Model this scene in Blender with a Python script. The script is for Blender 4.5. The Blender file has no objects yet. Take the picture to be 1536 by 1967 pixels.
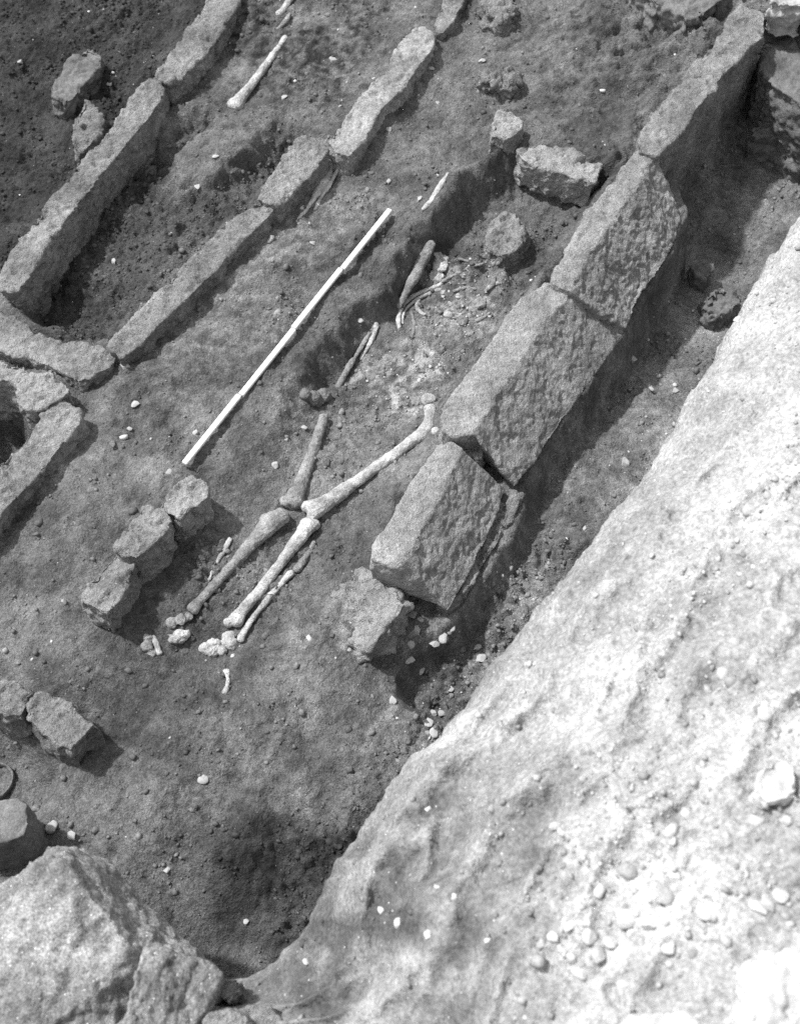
import bpy, bmesh, math, random
import numpy as np
from mathutils import Vector
random.seed(7); RNG = np.random.default_rng(11)
sc = bpy.context.scene
COL = sc.collection

# ---------------------------------------------------------------- camera, sky, sun, exposure
PITCH, CAM_H, FPX = math.radians(58), 2.6, 2447.0
cam = bpy.data.cameras.new('camera'); cam_o = bpy.data.objects.new('camera', cam); COL.objects.link(cam_o)
cam_o.location = (0, 0, CAM_H); cam_o.rotation_euler = (math.pi/2 - PITCH, 0, 0)
cam.sensor_fit = 'VERTICAL'; cam.sensor_height = 36; cam.sensor_width = 36; cam.lens = FPX/1967*36
cam.clip_start = .05; cam.clip_end = 200
cam.dof.use_dof = True; cam.dof.focus_distance = 3.15; cam.dof.aperture_fstop = 4.2
sc.camera = cam_o
SUN_EL = math.radians(59); SD = Vector((-1, .42, 0)).normalized()
to_sun = Vector((SD.x*math.cos(SUN_EL), SD.y*math.cos(SUN_EL), math.sin(SUN_EL)))
w = bpy.data.worlds.new('World'); sc.world = w; w.use_nodes = True
wn = w.node_tree; bg = wn.nodes['Background']
sky = wn.nodes.new('ShaderNodeTexSky'); sky.sky_type = 'NISHITA'; sky.sun_disc = False
sky.sun_elevation = SUN_EL; sky.sun_rotation = math.atan2(SD.x, SD.y)
bw = wn.nodes.new('ShaderNodeRGBToBW')
wn.links.new(sky.outputs[0], bw.inputs[0]); wn.links.new(bw.outputs[0], bg.inputs[0]); bg.inputs[1].default_value = .15
sl = bpy.data.lights.new('sun', 'SUN'); sl.energy = 2.1; sl.angle = math.radians(2.5); sl.color = (1, 1, 1)
sun = bpy.data.objects.new('sun', sl); COL.objects.link(sun)
sun.rotation_euler = (-to_sun).to_track_quat('-Z', 'Y').to_euler()
sc.cycles.use_denoising = False; sc.cycles.max_bounces = 5; sc.cycles.diffuse_bounces = 4
vs = sc.view_settings; vs.view_transform = 'Standard'; vs.look = 'None'; vs.exposure = 1.36; vs.gamma = 1

# ---------------------------------------------------------------- helpers
_cp, _sp = math.cos(PITCH), math.sin(PITCH)
def at(px, py, z=0.0):
    """the point at height z seen at a place of the photograph"""
    u = (px-768)/FPX; v = (983.5-py)/FPX
    d = np.array([u, _cp+v*_sp, -_sp+v*_cp]); s = (z-CAM_H)/d[2]
    return np.array([0, 0, CAM_H]) + s*d

def _h(*a, seed=0):
    h = np.full(a[0].shape, (seed*7919+374761393) & 0xffffffff, np.uint32)
    for k, c in zip(a, (668265263, 2246822519, 3266489917)):
        h = (h ^ (k.astype(np.int64).astype(np.uint32)*np.uint32(c)))*np.uint32(2654435761); h ^= h >> np.uint32(15)
    h *= np.uint32(2246822519); h ^= h >> np.uint32(13)
    return h
def perlin(p, seed=0):
    """gradient noise at points p (N,2) or (N,3), about -1..1"""
    n = p.shape[1]; i0 = np.floor(p); f = p-i0; s = f*f*f*(f*(f*6-15)+10); out = np.zeros(len(p))
    for c in range(1 << n):
        b = [(c >> k) & 1 for k in range(n)]
        hh = _h(*[i0[:, k]+b[k] for k in range(n)], seed=seed)
        wgt = np.ones(len(p)); g = np.zeros(len(p))
        for k in range(n):
            wgt *= s[:, k] if b[k] else 1-s[:, k]
            g += (((hh >> np.uint32(8*k)) & np.uint32(255)).astype(float)/127.5-1)*(f[:, k]-b[k])
        out += wgt*g
    return out*1.5
def fbm(p, scale, octs=4, seed=0, gain=.5, lac=2.03):
    a, r = 1.0, np.zeros(len(p)); q = p*scale
    for o in range(octs):
        r += a*perlin(q, seed+o*13); a *= gain; q = q*lac+17.3
    return r
def sstep(x, a, b):
    t = np.clip((x-a)/(b-a), 0, 1); return t*t*(3-2*t)
def poly_sd(P, poly):
    """signed distance to a polygon, negative inside"""
    poly = np.asarray(poly)[:, :2]; n = len(poly); d = np.full(len(P), 1e9); ins = np.zeros(len(P), bool)
    for i in range(n):
        a, b = poly[i], poly[(i+1) % n]; e = b-a; w_ = P-a
        t = np.clip((w_@e)/(e@e+1e-12), 0, 1); d = np.minimum(d, ((w_-t[:, None]*e)**2).sum(1))
        c = ((a[1] > P[:, 1]) != (b[1] > P[:, 1])) & (P[:, 0] < (b[0]-a[0])*(P[:, 1]-a[1])/((b[1]-a[1]) if b[1] != a[1] else 1e-12)+a[0])
        ins ^= c
    d = np.sqrt(d); return np.where(ins, -d, d)
def line_d(P, pts):
    pts = np.asarray(pts)[:, :2]; d = np.full(len(P), 1e9)
    for a, b in zip(pts[:-1], pts[1:]):
        e = b-a; w_ = P-a; t = np.clip((w_@e)/(e@e+1e-12), 0, 1); d = np.minimum(d, ((w_-t[:, None]*e)**2).sum(1))
    return np.sqrt(d)

def tag(o, label=None, cat=None, group=None, kind=None):
    for k, v in (('label', label), ('category', cat), ('group', group), ('kind', kind)):
        if v: o[k] = v
    return o
def mesh_obj(name, V, F, mat, parent=None, smooth=True):
    me = bpy.data.meshes.new(name); V = np.asarray(V, np.float32)
    if isinstance(F, np.ndarray):
        nf, k = F.shape
        me.vertices.add(len(V)); me.vertices.foreach_set('co', V.ravel())
        me.loops.add(nf*k); me.loops.foreach_set('vertex_index', F.astype(np.int32).ravel())
        me.polygons.add(nf); me.polygons.foreach_set('loop_start', np.arange(0, nf*k, k, dtype=np.int32)); me.polygons.foreach_set('loop_total', np.full(nf, k, np.int32))
        me.update(calc_edges=True); me.validate()
    else:
        me.from_pydata(V.tolist(), [], F)
    if smooth: me.polygons.foreach_set('use_smooth', np.ones(len(me.polygons), bool))
    if mat: me.materials.append(mat)
    o = bpy.data.objects.new(name, me); COL.objects.link(o)
    if parent: o.parent = parent
    return o
def mesh_arrays(me):
    V = np.empty(len(me.vertices)*3); me.vertices.foreach_get('co', V)
    N = np.empty(len(me.vertices)*3); me.vertices.foreach_get('normal', N)
    return V.reshape(-1, 3), N.reshape(-1, 3)
def solid(name, bm, mat, voxel=.005, smooth_it=3, disp=(), post=None, parent=None, seed=0):
    """closed shapes in a bmesh -> one voxel skin, rounded and roughened, as one mesh object"""
    bmesh.ops.recalc_face_normals(bm, faces=bm.faces)
    me = bpy.data.meshes.new(name); bm.to_mesh(me); bm.free()
    t = bpy.data.objects.new('temporary', me); COL.objects.link(t)
    m = t.modifiers.new('r', 'REMESH'); m.mode = 'VOXEL'; m.voxel_size = voxel; m.use_smooth_shade = True
    if smooth_it:
        s = t.modifiers.new('s', 'SMOOTH'); s.factor = .5; s.iterations = smooth_it
    dg = bpy.context.evaluated_depsgraph_get(); out = bpy.data.meshes.new_from_object(t.evaluated_get(dg))
    bpy.data.objects.remove(t); bpy.data.meshes.remove(me)
    V, N = mesh_arrays(out)
    off = np.array([seed*3.17, seed*1.91, seed*2.3])
    for amp, scale, octs, stretch in disp:
        n = fbm((V+off)*np.asarray(stretch), scale, octs, seed)
        V = V + N*(amp*n)[:, None]
    if post is not None: V = post(V, N)
    out.vertices.foreach_set('co', V.astype(np.float32).ravel()); out.update()
    out.polygons.foreach_set('use_smooth', np.ones(len(out.polygons), bool))
    out.materials.clear(); out.materials.append(mat); out.name = name
    # the origin goes to the base of the thing
    c = np.array([V[:, 0].mean(), V[:, 1].mean(), V[:, 2].min()]) if parent is None else np.zeros(3)
    out.vertices.foreach_set('co', (V-c).astype(np.float32).ravel()); out.update()
    o = bpy.data.objects.new(name, out); COL.objects.link(o); o.location = c
    if parent:
        o.parent = parent; o.location = -Vector(parent.location)
    return o
def loft(bm, rings):
    R = [[bm.verts.new(p) for p in r] for r in rings]; n = len(R[0])
    for a, b in zip(R[:-1], R[1:]):
        for i in range(n): bm.faces.new((a[i], a[(i+1) % n], b[(i+1) % n], b[i]))
    bm.faces.new(R[0][::-1]); bm.faces.new(R[-1])
def tube(bm, pts, rad, sides=12, sub=6, flat=1.0):
    pts = np.asarray(pts, float); rad = np.asarray(rad, float); n = len(pts)
    ext = np.vstack([2*pts[0]-pts[1], pts, 2*pts[-1]-pts[-2]]); P, R = [], []
    for i in range(n-1):
        p0, p1, p2, p3 = ext[i:i+4]
        for k in range(sub):
            t = k/sub
            P.append(.5*(2*p1+(p2-p0)*t+(2*p0-5*p1+4*p2-p3)*t*t+(3*p1-p0-3*p2+p3)*t**3))
            ts = t*t*(3-2*t); R.append(rad[i]*(1-ts)+rad[i+1]*ts)
    P.append(pts[-1]); R.append(rad[-1]); P = np.array(P); rings = []
    T = np.gradient(P, axis=0)
    # rounded caps
    t0 = T[0]/np.linalg.norm(T[0]); t1 = T[-1]/np.linalg.norm(T[-1])
    P = np.vstack([P[0]-t0*R[0]*.45, P, P[-1]+t1*R[-1]*.45]); R = [R[0]*.55]+R+[R[-1]*.55]; T = np.vstack([T[:1], T, T[-1:]])
    for p, r, t in zip(P, R, T):
        t = t/np.linalg.norm(t); a = np.cross(t, [0, 0, 1.]); a /= np.linalg.norm(a); b = np.cross(a, t)
        rings.append([tuple(p+r*(math.cos(q)*a+flat*math.sin(q)*b)) for q in np.linspace(0, 2*math.pi, sides, endpoint=False)])
    loft(bm, rings)
def ball(bm, c, r, squash=(1, 1, 1), seg=10):
    g = bmesh.ops.create_icosphere(bm, subdivisions=2, radius=1.0)
    for v in g['verts']: v.co = Vector((c[0]+v.co.x*r*squash[0], c[1]+v.co.y*r*squash[1], c[2]+v.co.z*r*squash[2]))

# ---------------------------------------------------------------- materials (black and white photograph: all greys)
def grey(v): return (v, v, v, 1)
def make_mat(name, base, var=.35, fleck=0.0, fleck_v=.6, grain=300, bump=.35, bdist=.002, rough=.95, attr=False, blotch=7, island=0.0, mid=45, dark=.5):
    m = bpy.data.materials.new(name); m.use_nodes = True; nt = m.node_tree; N, L = nt.nodes, nt.links
    b = N['Principled BSDF']; b.inputs['Roughness'].default_value = rough; b.inputs['Specular IOR Level'].default_value = .15
    tc = N.new('ShaderNodeTexCoord'); src = tc.outputs['Object']
    if True:
        gp = N.new('ShaderNodeNewGeometry'); src = gp.outputs['Position']
    def noise(scale, det, rgh=.6):
        n = N.new('ShaderNodeTexNoise'); n.inputs['Scale'].default_value = scale; n.inputs['Detail'].default_value = det; n.inputs['Roughness'].default_value = rgh
        L.new(src, n.inputs['Vector']); return n.outputs['Fac']
    def maprange(x, a, b_, c, d):
        n = N.new('ShaderNodeMapRange'); L.new(x, n.inputs[0])
        for k, v in zip((1, 2, 3, 4), (a, b_, c, d)): n.inputs[k].default_value = v
        return n.outputs[0]
    def math_(op, a, b_):
        n = N.new('ShaderNodeMath'); n.operation = op
        for k, v in ((0, a), (1, b_)):
            if isinstance(v, (int, float)): n.inputs[k].default_value = v
            else: L.new(v, n.inputs[k])
        return n.outputs[0]
    f = math_('MULTIPLY', maprange(noise(blotch, 5), .3, .7, 1-var, 1+var), maprange(noise(mid, 4, .7), .3, .7, 1-var*.8, 1+var*.8))
    f = math_('MULTIPLY', f, maprange(noise(grain, 3, .7), .3, .7, 1-var*1.1, 1+var*1.1))
    val = math_('MULTIPLY', f, base)
    if attr:
        a = N.new('ShaderNodeAttribute'); a.attribute_name = 'tone'; val = math_('MULTIPLY', val, a.outputs['Fac'])
    if island:
        g = N.new('ShaderNodeNewGeometry'); val = math_('MULTIPLY', val, maprange(g.outputs['Random Per Island'], 0, 1, 1-island, 1+island))
    if fleck:
        v = N.new('ShaderNodeTexVoronoi'); v.feature = 'F1'; v.inputs['Scale'].default_value = 160; L.new(src, v.inputs['Vector'])
        sepc = N.new('ShaderNodeSeparateColor'); L.new(v.outputs['Color'], sepc.inputs[0])
        near = maprange(v.outputs['Distance'], .12, .3, 1, 0); pick = maprange(sepc.outputs[0], 1-fleck, 1-fleck+.02, 0, 1)
        k = math_('MULTIPLY', near, pick); mx = N.new('ShaderNodeMix'); mx.data_type = 'FLOAT'
        L.new(k, mx.inputs[0]); L.new(val, mx.inputs[2]); mx.inputs[3].default_value = fleck_v; val = mx.outputs[0]
    cc = N.new('ShaderNodeCombineColor')
    for k in range(3): L.new(val, cc.inputs[k])
    L.new(cc.outputs[0], b.inputs['Base Color'])
    h = math_('ADD', math_('MULTIPLY', noise(grain, 4, .7), .6), math_('MULTIPLY', noise(mid*2.2, 4, .65), 1.2))
    bp = N.new('ShaderNodeBump'); bp.inputs['Strength'].default_value = bump; bp.inputs['Distance'].default_value = bdist*4
    L.new(h, bp.inputs['Height']); L.new(bp.outputs[0], b.inputs['Normal'])
    return m
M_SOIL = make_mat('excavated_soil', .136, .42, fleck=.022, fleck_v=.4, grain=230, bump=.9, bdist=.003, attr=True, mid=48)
M_CRUMB = make_mat('soil_crumbs', .132, .35, grain=260, bump=.3, attr=True, island=.3)
M_BANK = make_mat('dry_pale_earth', .345, .28, fleck=.05, fleck_v=.7, grain=120, bump=.7, bdist=.003, attr=True, mid=30, blotch=5)
M_BANKCR = make_mat('dry_pale_crumbs', .36, .2, grain=200, bump=.3, island=.35, attr=True)
M_FLECK = make_mat('pale_grit', .40, .15, grain=200, bump=.2, island=.45)
M_STONE = make_mat('sandstone', .235, .40, fleck=.05, fleck_v=.5, grain=260, bump=.9, bdist=.003, mid=55)
M_STONE_L = make_mat('pale_sandstone', .295, .34, fleck=.04, fleck_v=.6, grain=260, bump=.9, bdist=.003, mid=55)
M_STONE_M = make_mat('mottled_sandstone', .25, .42, fleck=.10, fleck_v=.5, grain=230, bump=.6, bdist=.002, mid=95)
M_STONE_D = make_mat('earthy_dark_stone', .14, .32, fleck=.03, fleck_v=.4, grain=300, bump=.55, bdist=.002, mid=55)
M_BOULDER = make_mat('speckled_boulder', .225, .5, fleck=.12, fleck_v=.75, grain=210, bump=.6, bdist=.002, mid=40)
M_BONE = make_mat('old_bone', .40, .42, grain=300, bump=.7, bdist=.002, mid=38, blotch=16, rough=.85)
M_BONE_D = make_mat('stained_bone', .22, .45, grain=300, bump=.7, bdist=.002, mid=38, blotch=16, rough=.85)
M_PEB = make_mat('white_pebble', .34, .14, grain=300, bump=.2)
M_PEB_B = make_mat('bank_white_stone', .50, .16, grain=300, bump=.3)  # paler white, so stones on the bank stand out from its earth
M_PEB_G = make_mat('grey_pebble', .33, .2, grain=300, bump=.3)
M_ROD = make_mat('white_painted_wood', .80, .05, grain=300, bump=.05, rough=.5)
M_JOINT = make_mat('dull_metal', .22, .1, grain=300, bump=.05, rough=.5)

# ---------------------------------------------------------------- the excavated ground: one height field
CTRL = [(250,350,-.01),(150,500,-.01),(90,590,-.01),(350,430,0),(300,550,0),(430,380,0),(50,50,-.09),(150,20,-.09),(60,200,-.13),(30,330,-.14),(150,330,-.13),(20,430,-.14),(250,80,-.1),(230,160,-.12),(-200,200,-.1),(-200,600,-.05),
 (500,30,-.01),(600,100,-.02),(700,60,0),(560,180,-.02),(420,250,-.02),(400,110,-.03),(500,-200,.02),(900,-200,.05),(200,-200,-.05),
 (900,100,0),(800,200,-.01),(1000,80,.03),(1150,100,.05),(1250,60,.10),(1330,30,.13),(1100,220,.02),(900,250,-.01),(750,330,0),(1300,-200,.2),(1650,-100,.2),
 (600,450,0),(450,550,.005),(500,650,0),(380,700,.005),(300,800,0),(650,480,0),(690,400,0),(700,500,-.015),
 (200,780,0),(100,950,-.01),(50,1050,-.02),(180,900,0),(250,880,-.005),(60,1200,-.03),(130,1250,-.04),(450,850,-.005),(420,1000,-.02),(-200,1000,-.02),
 (400,1400,-.05),(300,1500,-.06),(600,1350,-.05),(500,1500,-.07),(250,1600,-.09),(180,1500,-.07),(400,1700,-.15),(550,1700,-.19),(480,1820,-.24),(700,1450,-.06),(800,1350,-.09),(620,1560,-.10),(450,1590,-.085),(-100,1500,-.1),(-100,1800,-.1),
 (700,750,0),(650,900,-.01),(500,1050,-.02),(550,1180,-.03),(850,650,.01),(950,550,.01),(1000,430,.01),(1050,380,.01),(1200,900,-.02),(1300,700,-.02),(1450,450,-.02),(1530,250,.05),(900,1250,-.07),(1000,1100,-.05)]
CP = np.array([at(*c) for c in CTRL])
def W(pts, z=0.0): return np.array([at(p[0], p[1], p[2] if len(p) > 2 else z) for p in pts])
PIT_A = W([(230,235),(300,240),(345,205),(400,200),(425,215),(395,250),(345,285),(330,310),(345,345),(392,352),(440,310),(500,265),(535,225),(600,240),(585,275),(500,395),(380,500),(280,590),(215,655),(150,640),(90,620),(40,590),(15,540),(70,450)])
DIG_L = W([(430,-60),(360,40),(300,110),(255,170),(200,260),(110,360),(20,470),(-60,560),(-500,600),(-600,-300),(300,-300)])
GRAVE = W([(955,335),(900,350),(868,405),(815,450),(770,500),(730,560),(680,600),(630,650),(590,700),(560,760),(500,860),(445,960),(400,1040),(340,1130),(270,1210),(240,1260),(300,1310),(420,1350),(520,1300),(640,1210),(700,1100),(790,960),(860,800),(1080,500),(1200,330),(1165,350),(1080,345),(1000,310)], -.03)
GULLY = W([(1500,110),(1440,140),(1330,270),(1285,335),(1318,440),(1290,505),(1222,625),(1150,735),(1052,880),(1008,945),(1015,980),(965,1065),(885,1185),(850,1210),(800,1240),(760,1290),(760,1330),(850,1380),(1200,1200),(1700,700),(1800,300),(1560,200)], -.06)
HOLE_L = W([(-80,720),(10,735),(40,770),(70,830),(20,880),(-20,930),(-120,960)])
HOLE_L2 = W([(-80,1395),(40,1400),(80,1440),(110,1480),(70,1540),(60,1620),(-80,1660)], -.05)
STEP_B = [W([(560,240),(640,220)]),]
PITC = [(W([(px, py)], -.05)[0], d) for px, py, d in ((150,500,-.09),(90,590,-.12),(250,350,-.08),(330,430,-.07),(300,550,-.055),(420,400,-.045),(480,320,-.07),(200,620,-.11),(330,240,-.06),(560,240,-.04),(420,460,-.03),(300,250,-.10),(60,540,-.13),(440,330,-.08))]
def pit_floor(P):
    num = np.zeros(len(P)); den = np.zeros(len(P))
    for c, d in PITC:
        wg = 1/(((P-c[:2])**2).sum(1)+.004)**2; num += wg*d; den += wg
    return num/den
BANKED = [([(358,905),(402,935),(400,955),(328,1010),(322,1018),(262,1072),(245,1125),(205,1180),(155,1150),(190,1095),(224,1048),(258,985),(300,970)], .008, .03),
 ([(785,55),(838,64),(785,162),(718,240),(675,300),(622,268),(700,172),(755,90)], .020, .04), ([(572,258),(634,285),(565,370),(490,385),(528,322)], .012, .03),
 ([(490,385),(535,395),(425,515),(305,630),(235,690),(206,660),(330,528)], .006, .03), ([(52,1352),(95,1328),(186,1388),(135,1440),(70,1400)], .02, .03),
 ([(1395,35),(1470,68),(1290,272),(1110,528),(905,832),(843,790),(1058,528),(1225,262)], .035, .06), ([(870,846),(778,1078),(713,1072),(772,950)], .03, .05),
 ([(944,238),(980,212),(1110,290),(1158,312),(1138,350),(1000,306)], .02, .04), ([(922,462),(948,412),(1000,425),(995,475),(965,490)], .04, .05)]
BANKED = [(W(p, .02), a, b) for p, a, b in BANKED]
SCR = [np.array([.53, .85]), np.array([.85, -.53])]
FOOT = W([(1080,1040),(940,1230),(840,1380),(720,1500),(640,1620),(580,1740)], -.08)
RIDGE = W([(950,300),(895,335),(850,385),(800,435),(765,480)], .02)
def height(P):
    """ground height, tone and looseness at points P (N,2)"""
    num = np.zeros(len(P)); den = np.zeros(len(P))
    for c in CP:
        d2 = ((P-c[:2])**2).sum(1); wg = 1/(d2+.012)**2; num += wg*c[2]; den += wg
    z = num/den
    wob = fbm(P, 9, 3, 5)*.018; wob2 = fbm(P, 30, 3, 6)*.010
    sdA = poly_sd(P, PIT_A)+wob*1.5+wob2*1.4; kA = 1-sstep(sdA, -.065, .015); z += pit_floor(P)*kA
    sdD = poly_sd(P, DIG_L); kD = 1-sstep(sdD, -.02, .02)
    sdG = poly_sd(P, GRAVE)+wob*.9+wob2
    far = sstep(P[:, 1], 1.72, 2.15)                      # the cut is crisp at its far end and dies out at the feet
    kG = (1-sstep(sdG, -.065, .015))*far+(1-sstep(sdG, -.16, .03))*(1-far)
    z -= (.045+.055*far)*kG
    sdU = poly_sd(P, GULLY); kU = 1-sstep(sdU+wob*.6, -.035, .012)
    z -= (.085+.18*sstep(P[:, 1], 1.5, 2.9))*kU
    for poly, amt, wid in BANKED:
        z += amt*np.exp(-(np.maximum(poly_sd(P, poly)+wob2, 0)/wid)**1.4)*np.clip(.7+.9*fbm(P, 16, 3, 15), .1, 1.6)
    for H, dz in ((HOLE_L, .22), (HOLE_L2, .07)):
        z -= dz*(1-sstep(poly_sd(P, H)+wob, -.05, .02))
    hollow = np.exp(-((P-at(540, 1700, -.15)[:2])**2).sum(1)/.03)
    loose = np.clip(.12+.9*kA+.6*kD+.45*kG+.25*kU+.5*hollow+.75*fbm(P, 5, 4, 41), 0, 1.2)
    foot = np.exp(-(line_d(P, FOOT)/.07)**2); loose = np.clip(loose+.9*foot, 0, 1.25)
    z += .035*np.exp(-((P-at(440, 265, .02)[:2])**2).sum(1)/.012)+.03*np.exp(-((P-at(880, 360, .02)[:2])**2).sum(1)/.006)
    z += .03*np.exp(-(line_d(P, RIDGE)/.035)**2)*np.clip(.8+.8*fbm(P, 12, 3, 16), .2, 1.5)
    und = fbm(P, 3.1, 4, 1)*.016; lump = fbm(P, 14, 4, 2)*.009
    rid = np.abs(fbm(P, 21, 3, 9)); plate = (sstep(fbm(P, 7, 4, 77), .05, .12)-.5)*.006
    gr = fbm(P, 50, 3, 3)*.0060+np.maximum(fbm(P, 80, 2, 4), -.2)*.0060
    rag = np.exp(-((P-at(1230, 70, .08)[:2])**2).sum(1)/.09)
    z += rag*(.035*fbm(P, 9, 4, 17)+.02*(sstep(fbm(P*np.array([1, 2.]), 12, 3, 18), -.02, .08)-.5))
    z = z+und+lump*(.6+1.2*loose)-.004*np.exp(-(rid/.05)**2)+plate+gr*(.16+1.35*loose)
    clod = np.maximum(fbm(P, 32, 3, 8)-.12, 0)*.034*np.clip(loose-.3, 0, 1); z += clod
    # colour of the earth itself: dark humus fill, pale bone dust, chalky spills; plus shade painted into the near hollow
    Q = np.stack([P@SCR[0], P@SCR[1]], 1)
    scr = fbm(Q*np.array([.22, 1.3]), 34, 3, 33)
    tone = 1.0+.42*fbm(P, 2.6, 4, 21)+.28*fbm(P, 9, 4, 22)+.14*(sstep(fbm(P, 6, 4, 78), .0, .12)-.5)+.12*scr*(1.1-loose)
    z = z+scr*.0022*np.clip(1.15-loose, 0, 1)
    hollow_shade = sstep(hollow+.25*fbm(P, 7, 4, 19), .28, .55)  # the boulder's shade over the hollow, painted into the earth colour
    tone *= 1-.40*kA-.60*kD+.28*kU*sstep(P[:, 1], 1.5, 1.9)-.48*hollow_shade
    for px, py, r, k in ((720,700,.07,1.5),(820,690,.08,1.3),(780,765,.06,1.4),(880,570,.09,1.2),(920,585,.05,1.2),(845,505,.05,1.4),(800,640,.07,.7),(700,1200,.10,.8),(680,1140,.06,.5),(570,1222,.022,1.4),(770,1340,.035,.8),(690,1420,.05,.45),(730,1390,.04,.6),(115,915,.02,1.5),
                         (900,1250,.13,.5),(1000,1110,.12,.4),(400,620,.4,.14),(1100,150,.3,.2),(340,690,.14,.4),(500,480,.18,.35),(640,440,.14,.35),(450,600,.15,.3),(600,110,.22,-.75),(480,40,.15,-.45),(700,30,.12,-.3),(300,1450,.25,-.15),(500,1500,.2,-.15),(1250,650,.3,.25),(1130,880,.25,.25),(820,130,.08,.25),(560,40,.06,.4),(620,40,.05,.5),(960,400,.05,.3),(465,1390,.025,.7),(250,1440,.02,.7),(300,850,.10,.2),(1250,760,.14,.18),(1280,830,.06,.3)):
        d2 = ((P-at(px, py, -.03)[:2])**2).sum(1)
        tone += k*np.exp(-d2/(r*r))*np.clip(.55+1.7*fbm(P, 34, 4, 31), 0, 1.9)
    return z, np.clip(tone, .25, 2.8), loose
STEP = .0055
xs = np.arange(-1.75, 1.75, STEP); ys = np.arange(.25, 4.35, STEP)
def stretch(a, lo, hi):
    g = [.01, .03, .07, .15, .3, .5, .8, 1.2, 1.8, 2.6, 4, 7, 12, 20, 40]
    return np.concatenate([[lo-k for k in g[::-1]], a, [a[-1]+k for k in g]])
XS = stretch(xs, xs[0], xs[-1]); YS = stretch(ys, ys[0], ys[-1])
GX, GY = np.meshgrid(XS, YS); GP = np.stack([GX.ravel(), GY.ravel()], 1)
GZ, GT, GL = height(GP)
outd = np.maximum.reduce([-1.75-GP[:, 0], GP[:, 0]-1.75, .25-GP[:, 1], GP[:, 1]-4.35, np.zeros(len(GP))])
rise = sstep(outd, .5, 1.8); GZ = GZ*(1-rise)+.55*rise
nx, ny = len(XS), len(YS); idx = np.arange(nx*ny).reshape(ny, nx)
GF = np.stack([idx[:-1, :-1], idx[:-1, 1:], idx[1:, 1:], idx[1:, :-1]], -1).reshape(-1, 4)
ground = mesh_obj('ground', np.column_stack([GP, GZ]), GF, M_SOIL)
def tone_attr(o, t):
    a = o.data.attributes.new('tone', 'FLOAT', 'POINT'); a.data.foreach_set('value', np.asarray(t, np.float32))
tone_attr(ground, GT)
tag(ground, 'dark trodden earth floor of the excavation trench', None, None, 'structure')
ZG = GZ.reshape(ny, nx); TG = GT.reshape(ny, nx); LG = GL.reshape(ny, nx)
def gsample(A, x, y):
    x = np.asarray(x, float); y = np.asarray(y, float)
    fx = np.interp(x, XS, np.arange(nx)); fy = np.interp(y, YS, np.arange(ny))
    i = np.clip(fx.astype(int), 0, nx-2); j = np.clip(fy.astype(int), 0, ny-2); a = fx-i; b = fy-j
    return A[j, i]*(1-a)*(1-b)+A[j, i+1]*a*(1-b)+A[j+1, i]*(1-a)*b+A[j+1, i+1]*a*b
def zg(x, y): return float(gsample(ZG, x, y))
def on(px, py, dz=0.0):
    """where the ground is seen at a place of the photograph, plus dz"""
    z = 0.0
    for _ in range(8):
        p = at(px, py, z+dz); z = .5*z+.5*zg(p[0], p[1])
    p = at(px, py, z+dz); return p

# ---------------------------------------------------------------- the pale bank the photograph was taken from
EDGE = [(1900,-150,.55),(1700,180,.55),(1536,405,.52),(1500,460,.52),(1455,535,.51),(1400,620,.50),(1372,690,.50),(1322,760,.49),(1290,830,.48),(1232,905,.47),(1190,960,.46),(1130,1040,.45),(1075,1105,.44),(1010,1190,.42),(945,1270,.41),(895,1335,.40),(850,1402,.39),(790,1440,.38),(745,1500,.36),(700,1575,.34),(650,1645,.32),(612,1705,.30),(578,1790,.27),(535,1842,.22),(470,1872,.17),(380,1880,.13),(200,1880,.12),(-100,1900,.1),(-500,1950,.1)]
EW = np.array([at(*e) for e in EDGE])
tdir = EW[2]-EW[20]; tdir[2] = 0; tdir /= np.linalg.norm(tdir); ndir = np.array([tdir[1], -tdir[0], 0])   # along the edge, and away from the trench
EU = EW@tdir; EE = EW@ndir; order = np.argsort(EU); EU, EE, EZ = EU[order], EE[order], EW[order, 2]
def spaced(lo, hi, d, far_lo, far_hi):
    return np.concatenate([np.linspace(far_lo, lo, 14)[:-1], np.arange(lo, hi, d), np.linspace(hi, far_hi, 14)])
BU = spaced(float(at(300, 1900, .1)@tdir), float(at(1560, 350, .5)@tdir)+.1, .0052, -5, 9)
BV = np.concatenate([np.arange(0, .95, .0052), np.geomspace(.96, 8, 24)])
def rid_line(pts, z):
    w_ = W(pts, z); u = w_@tdir; v = w_@ndir; o = np.argsort(u); return u[o], v[o]
RIDK = .35
RID = [(rid_line([(930,1330),(862,1430),(800,1530),(690,1700),(620,1850),(570,1960)], .42), .022, .05),
       (rid_line([(1120,1400),(1000,1545),(900,1650),(800,1700),(715,1770),(660,1880),(600,1990)], .50), .016, .07),
       (rid_line([(1100,1450),(1005,1565),(930,1650),(880,1745),(820,1850),(750,1990)], .60), .028, .07)]
def LEDGE(U, V):
    q = np.stack([U*.30+.15*V, V+.05*np.sin(U*2.1)], 1); n1 = fbm(q, 7.5, 3, 58, .45)
    return (1-np.minimum(np.abs(n1)*2.6, 1))**1.3-.35
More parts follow.
